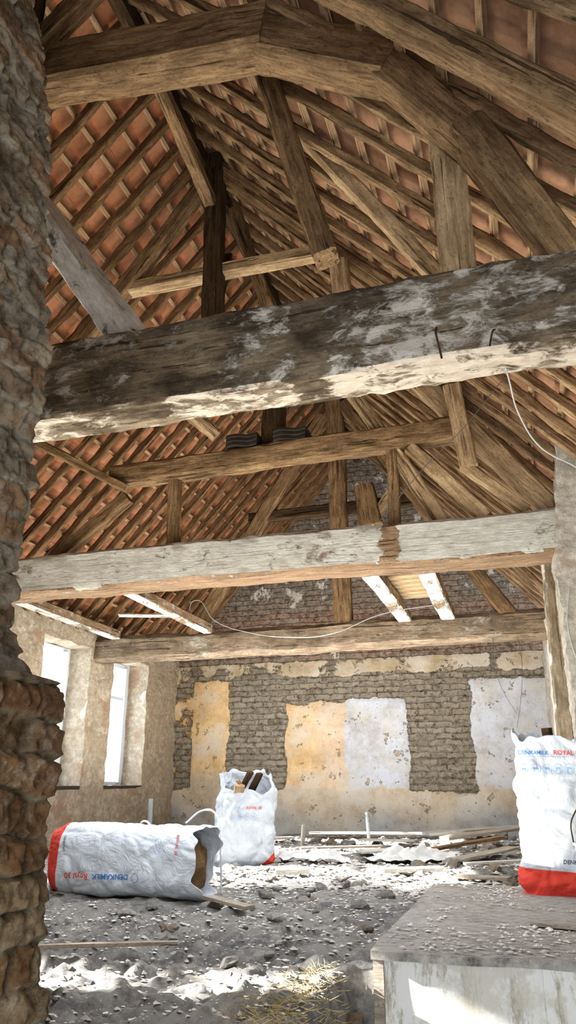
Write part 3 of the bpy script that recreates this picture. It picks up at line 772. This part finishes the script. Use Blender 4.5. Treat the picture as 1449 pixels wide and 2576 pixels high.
cable('iron_hook', [(-.165, 2.51, 2.36), (-.165, 2.46, 2.3), (-.155, 2.45, 2.22), (-.15, 2.44, 2.18)], .004, M['iron'], label='rusty iron hook hanging from the big tie beam', cat='hook')
cable('iron_hook', [(.05, 2.51, 2.31), (.04, 2.46, 2.27), (.03, 2.45, 2.23), (.025, 2.44, 2.2)], .0035, M['iron'], label='bent rusty nail in the big tie beam', cat='hook')

for k, (x0, x1) in enumerate(((-2.26, -1.97), (-1.82, -1.53))):
    for i in range(6):
        V = []; F = []; n = 12
        for a in range(n+1):
            x = x0+(x1-x0)*a/n; zz = .018*math.sin(a/n*2*PI)
            for (y, z) in ((5.5, 0), (5.78, 0), (5.78, .014), (5.5, .014)): V.append((x, y+.01*(i % 2), 3.475+i*.021+zz*.6+z))
        for a in range(n):
            for q in range(4): F.append((a*4+q, a*4+(q+1) % 4, a*4+4+(q+1) % 4, a*4+4+q))
        F.append((0, 1, 2, 3)); F.append((n*4+3, n*4+2, n*4+1, n*4))
        o = mk('roof_tile', V, F, M['slate'], True, 40); meta(o, 'dark curved clay tile stacked on the collar beam', 'roof tile', 'stacked spare roof tiles')

def pipe(name, p0, p1, r, label):
    V = []; F = []; n = 16; p0 = Vector(p0); p1 = Vector(p1)
    for (p, rr) in ((p0, r), (p1, r), (p1, r*.75), (p1-(p1-p0)*.3, r*.75)):
        for i in range(n): V.append((p.x+rr*math.cos(2*PI*i/n), p.y+rr*math.sin(2*PI*i/n), p.z))
    for k in range(3):
        for i in range(n): j = (i+1) % n; F.append((k*n+i, k*n+j, k*n+n+j, k*n+n+i))
    o = mk(name, V, F, M['pvc'], True, 40); meta(o, label, 'pipe')
pipe('waste_pipe', (-5.0, 9.9, -.05), (-5.0, 9.9, .50), .032, 'upright pale grey plastic pipe stub near the wall')
pipe('waste_pipe', (-2.05, 10.3, -.05), (-2.07, 10.3, .34), .02, 'short upright grey plastic pipe stub before the wall')
cable('water_pipe', [(-4.95, 8.6, .02), (-4.7, 8.5, .2), (-4.5, 8.5, .16), (-4.35, 8.5, .28), (-4.2, 8.5, .1)], .013, M['pvc'], label='bent pale plastic pipe sticking out of the rubble', cat='pipe')
cable('hose', [(-2.3, 5.1, .44), (-2.2, 5.15, .52), (-2.08, 5.1, .50), (-2.02, 5.05, .3), (-2.0, 5.05, .02)], .007, M['upvc'], label='white hose loop behind the lying sack', cat='hose')

B = [((-2.62, 9.15, -.02), (-2.60, 9.15, .24), .13, .02, 'plank_white', 'short white board standing upright in the rubble'),
     ((-2.9, 10.5, .07), (-.4, 10.75, .09), .16, .03, 'plank_white', 'long white plank lying on the floor by the wall'),
     ((-1.2, 9.4, .15), (-.1, 9.9, .22), .30, .03, 'plank_white', 'tilted white plank on the rubble heap'),
     ((-.9, 8.5, .16), (-.2, 9.0, .24), .20, .03, 'plank', 'grey plank leaning on the rubble heap'),
     ((-.95, 7.95, .10), (-.3, 8.3, .20), .10, .03, 'oak', 'dark broken plank on the rubble heap'),
     ((-.7, 7.45, .05), (-.2, 7.9, .13), .16, .02, 'plank', 'dusty broken board at the heap edge'),
     ((-.6, 7.15, .05), (-.1, 7.35, .07), .09, .02, 'plank_white', 'pale splintered board at the heap edge'),
     ((-2.4, 8.3, .05), (-1.6, 8.7, .06), .10, .02, 'plank', 'grey lath lying in the dust'),
     ((-3.9, 7.6, .05), (-3.1, 8.4, .06), .08, .02, 'plank', 'short grey batten offcut lying in the dust'),
     ((-2.0, 9.6, .06), (-1.3, 9.4, .07), .20, .02, 'plank_white', 'short pale board lying in the dust'),
     ((-3.6, 9.3, .05), (-2.9, 9.7, .06), .20, .02, 'plank_white', 'pale board fragment lying in the dust'),
     ((-1.2, 6.55, .04), (-.75, 6.7, .05), .14, .03, 'plank_white', 'pale board offcut lying in the sunlit rubble'),
     ((-2.0, 6.2, .04), (-1.75, 6.3, .05), .14, .04, 'plank_white', 'pale wood offcut lying in the sunlit rubble'),
     ((-1.7, 8.0, .05), (-1.3, 8.2, .07), .24, .02, 'plank_white', 'broken white plasterboard piece in the rubble'),
     ((-.6, 6.3, .04), (-.2, 6.2, .05), .14, .02, 'plank', 'dusty board fragment near the stairwell box'),
     ((-1.9, 4.6, .06), (-1.55, 4.35, .05), .07, .02, 'plank', 'splintered lath beside the lying sack'),
     ((-2.3, 2.95, .06), (-1.5, 3.3, .06), .03, .015, 'plank', 'thin lath lying in the dust'),
     ((-.05, 3.9, .112), (.3, 3.75, .115), .05, .015, 'plank', 'small wood offcut on the stairwell box')]
for i, (p, q, w, h, m, lb) in enumerate(B):
    o = beam('loose_plank', p, q, w, h, M[m], seed=140+i, rough=.004); meta(o, lb, 'plank')
def sheet(name, cx, cy, lx, ly, hgt, seed, rot, label):
    n = 70; V = []; F = []; idx = {}
    for i in range(n+1):
        for j in range(n+1):
            u = i/n*2-1; v = j/n*2-1
            r = math.hypot(u, v)+.25*N(u, v, 0, 2, seed)
            if r > 1: continue
            q = Vector((u*2+seed, v*2, 0)); dd = noise.voronoi(q*1.6)[0]
            h = hgt*(1-r*.8)*(.5+abs(FB(u, v, 0, 1.6, 3, seed))*1.2)+.05*min(1, dd[1]-dd[0])*(1-r*.6)
            x = u*lx; y = v*ly
            X = cx+x*math.cos(rot)-y*math.sin(rot); Yy = cy+x*math.sin(rot)+y*math.cos(rot)
            idx[(i, j)] = len(V); V.append((X, Yy, floorz(X, Yy)+.01+h))
    for i in range(n):
        for j in range(n):
            q = [(i, j), (i+1, j), (i+1, j+1), (i, j+1)]
            if all(k in idx for k in q): F.append(tuple(idx[k] for k in q))
    o = mk(name, V, F, M['sheet'], True, 70); meta(o, label, 'plastic sheet')
sheet('plastic_sheet', -1.98, 7.30, .36, .26, .15, 3, .1, 'crumpled translucent plastic sheet on the rubble')
sheet('plastic_sheet', -1.15, 7.65, .5, .2, .14, 9, .4, 'dusty plastic sheet draped over the rubble heap')

random.seed(21)
mats = [M['rub_a'], M['rub_b'], M['rub_a'], M['rub_b'], M['rub_c']]
protos = []
def ok(x, y):
    if y < 3.3 and x > -.75: return False
    if -.75 < x and y < 5.5: return False
    if abs(x+2.6) < .35 and abs(y-7.1) < .3: return False
    if -3.15 < x < -1.9 and 4.5 < y < 5.1: return False
    return True
cnt = 0
while cnt < 295:
    r = random.random()
    if r < .40: x = random.uniform(-3.2, -.7); y = random.uniform(2.5, 6.2)
    elif r < .65: x = random.uniform(-1.2, 0.1); y = random.uniform(7.0, 9.6)
    else: x = random.uniform(-4.6, 0.1); y = random.uniform(5.6, 10.8)
    if not ok(x, y): continue
    s = random.choice([.018, .022, .03, .035, .045, .06])*(1 if y < 5.6 else 1.5)
    if y < 4: s *= .75
    if len(protos) < 10:
        o = lump('rubble_chunk', (0, 0, 0), (1, .6+.3*random.random(), .45), mats[len(protos) % 5], len(protos)*3.3, res=2); protos.append(o)
    else:
        o = random.choice(protos).copy(); C.objects.link(o)
    o.scale = (s, s, s); o.rotation_euler = (random.uniform(-.4, .4), random.uniform(-.4, .4), random.uniform(0, 6.28))
    o.location = (x, y, floorz(x, y)+s*.15)
    mn = o.data.materials[0].name
    meta(o, {'pale_mortar': 'pale lump of broken mortar on the floor', 'grey_stone': 'grey broken stone chunk on the floor', 'brick_rubble': 'brownish brick fragment on the floor'}[mn], 'rubble', 'rubble chunks on the floor')
    cnt += 1
def chipmesh(name, pts, label):
    V = []; F = []
    for (x, y, z, s) in pts:
        b = len(V); fl = random.uniform(.3, 1.)
        for d in ((1, 0, 0), (-1, .2, 0), (0, 1, 0), (.1, -1, 0), (0, 0, .9), (0, 0, -.5)):
            V.append((x+s*d[0]*random.uniform(.6, 1.9), y+s*d[1]*random.uniform(.5, 1.6), z+s*.3+s*fl*d[2]*random.uniform(.4, 1.2)))
        for f_ in ((0, 2, 4), (2, 1, 4), (1, 3, 4), (3, 0, 4), (2, 0, 5), (1, 2, 5), (3, 1, 5), (0, 3, 5)): F.append(tuple(b+q for q in f_))
    o = mk(name, V, F, M['chips']); meta(o, label, 'rubble', kind='stuff')
P1 = []
for k in range(26000):
    if k < 13000: x = random.uniform(-3.6, -.68); y = random.uniform(2.2, 6.5)
    else: x = random.uniform(-5.0, .3); y = random.uniform(5.3, 11)
    if ok(x, y): P1.append((x, y, floorz(x, y), (.002+.012*random.random()**3)*(2.1 if y > 5.5 else 1)))
chipmesh('mortar_chips', P1, 'scattered small mortar and stone chips over the floor')
P1 = []
for k in range(4600):
    x = random.uniform(-.62, .9); y = random.uniform(3.22, 5.2)
    if FB(x, y, 3, 2.5, 3) > -.15 and not (-.1 < x < .45 and y > 4.4): P1.append((x, y, .103, .0015+.011*random.random()**3))
chipmesh('plaster_crumbs', P1, 'fine plaster crumbs scattered on the stairwell box top')
V = []; F = []
for k in range(1300):
    x = random.gauss(-.78, .09); y = random.uniform(2.2, 3.15)
    if x > -.65: continue
    a = random.uniform(0, 6.28); l_ = random.uniform(.02, .07); z = floorz(x, y)-(.5*sst(-.78, -.62, x))+random.uniform(.0, .03)
    dx, dy = math.cos(a)*l_, math.sin(a)*l_; b = len(V); w_ = .0013
    V += [(x-dy/l_*w_, y+dx/l_*w_, z), (x+dy/l_*w_, y-dx/l_*w_, z), (x+dx, y+dy, z+random.uniform(-.01, .03)), (x, y, z+w_*2)]
    F += [(b, b+1, b+2), (b, b+3, b+2), (b+1, b+2, b+3), (b, b+1, b+3)]
o = mk('dry_straw', V, F, M['straw']); meta(o, 'dry straw bits along the broken floor edge', 'straw', kind='stuff')

# ---------------------------------------------------------------- light
sun = bpy.data.lights.new('sun', 'SUN'); sun.energy = 32; sun.angle = math.radians(.8); sun.color = (1, .97, .90)
so = bpy.data.objects.new('sun', sun); so.rotation_euler = Vector((1, .16, -.44)).to_track_quat('-Z', 'Y').to_euler(); link(so)
def area(nm, loc, d, sx, sy, e, col=(1, 1, 1)):
    l = bpy.data.lights.new(nm, 'AREA'); l.shape = 'RECTANGLE'; l.size = sx; l.size_y = sy; l.energy = e; l.color = col
    o = bpy.data.objects.new(nm, l); o.location = loc; o.rotation_euler = Vector(d).to_track_quat('-Z', 'Y').to_euler(); link(o); return o
area('low_front_fill', (0, -.9, .2), (-.15, 1, .5), 1.4, 1.4, 38, (1, .97, .91))  # added unseen fill lamp behind the camera, aimed forward and up
area('floor_bounce_fill', (-2.0, 4.0, .5), (.12, 0, 1), 3.2, 4.2, 172, (1, .935, .81))  # added fill lamp imitating light bounced up off the sunlit floor
area('rear_bounce_fill', (-2.4, 8.0, .7), (0, .15, 1), 4.2, 2.6, 155, (1, .955, .88))  # added upward fill imitating floor bounce at the far end
area('overhead_fill', (-1.9, 4.1, 2.15), (-.05, -.05, -1), 3.0, 2.2, 76, (.86, .93, 1))  # added cool overhead fill for floor and sacks; the roof has no opening
area('rear_overhead_fill', (-2.4, 7.2, 2.2), (0, .1, -1), 4.0, 2.0, 74, (.94, .97, 1))  # second added overhead fill, above the far floor; no opening there
w = bpy.data.worlds.new('World'); bpy.context.scene.world = w; w.use_nodes = True
w.node_tree.nodes['Background'].inputs[0].default_value = (.82, .91, 1, 1); w.node_tree.nodes['Background'].inputs[1].default_value = 5.2

cam = bpy.data.cameras.new('Camera'); co = bpy.data.objects.new('Camera', cam); link(co)
cam.sensor_fit = 'VERTICAL'; cam.sensor_height = 36; cam.sensor_width = 20.25; cam.lens = 36*1860/2576
co.location = (0, 0, .7); co.rotation_euler = (math.radians(90+20.14), 0, math.radians(17)); cam.clip_start = .02
bpy.context.scene.camera = co
vs = bpy.context.scene.view_settings
vs.view_transform = 'Standard'; vs.exposure = 0
try: vs.look = 'Medium High Contrast'
except Exception as ex: print('look', ex)
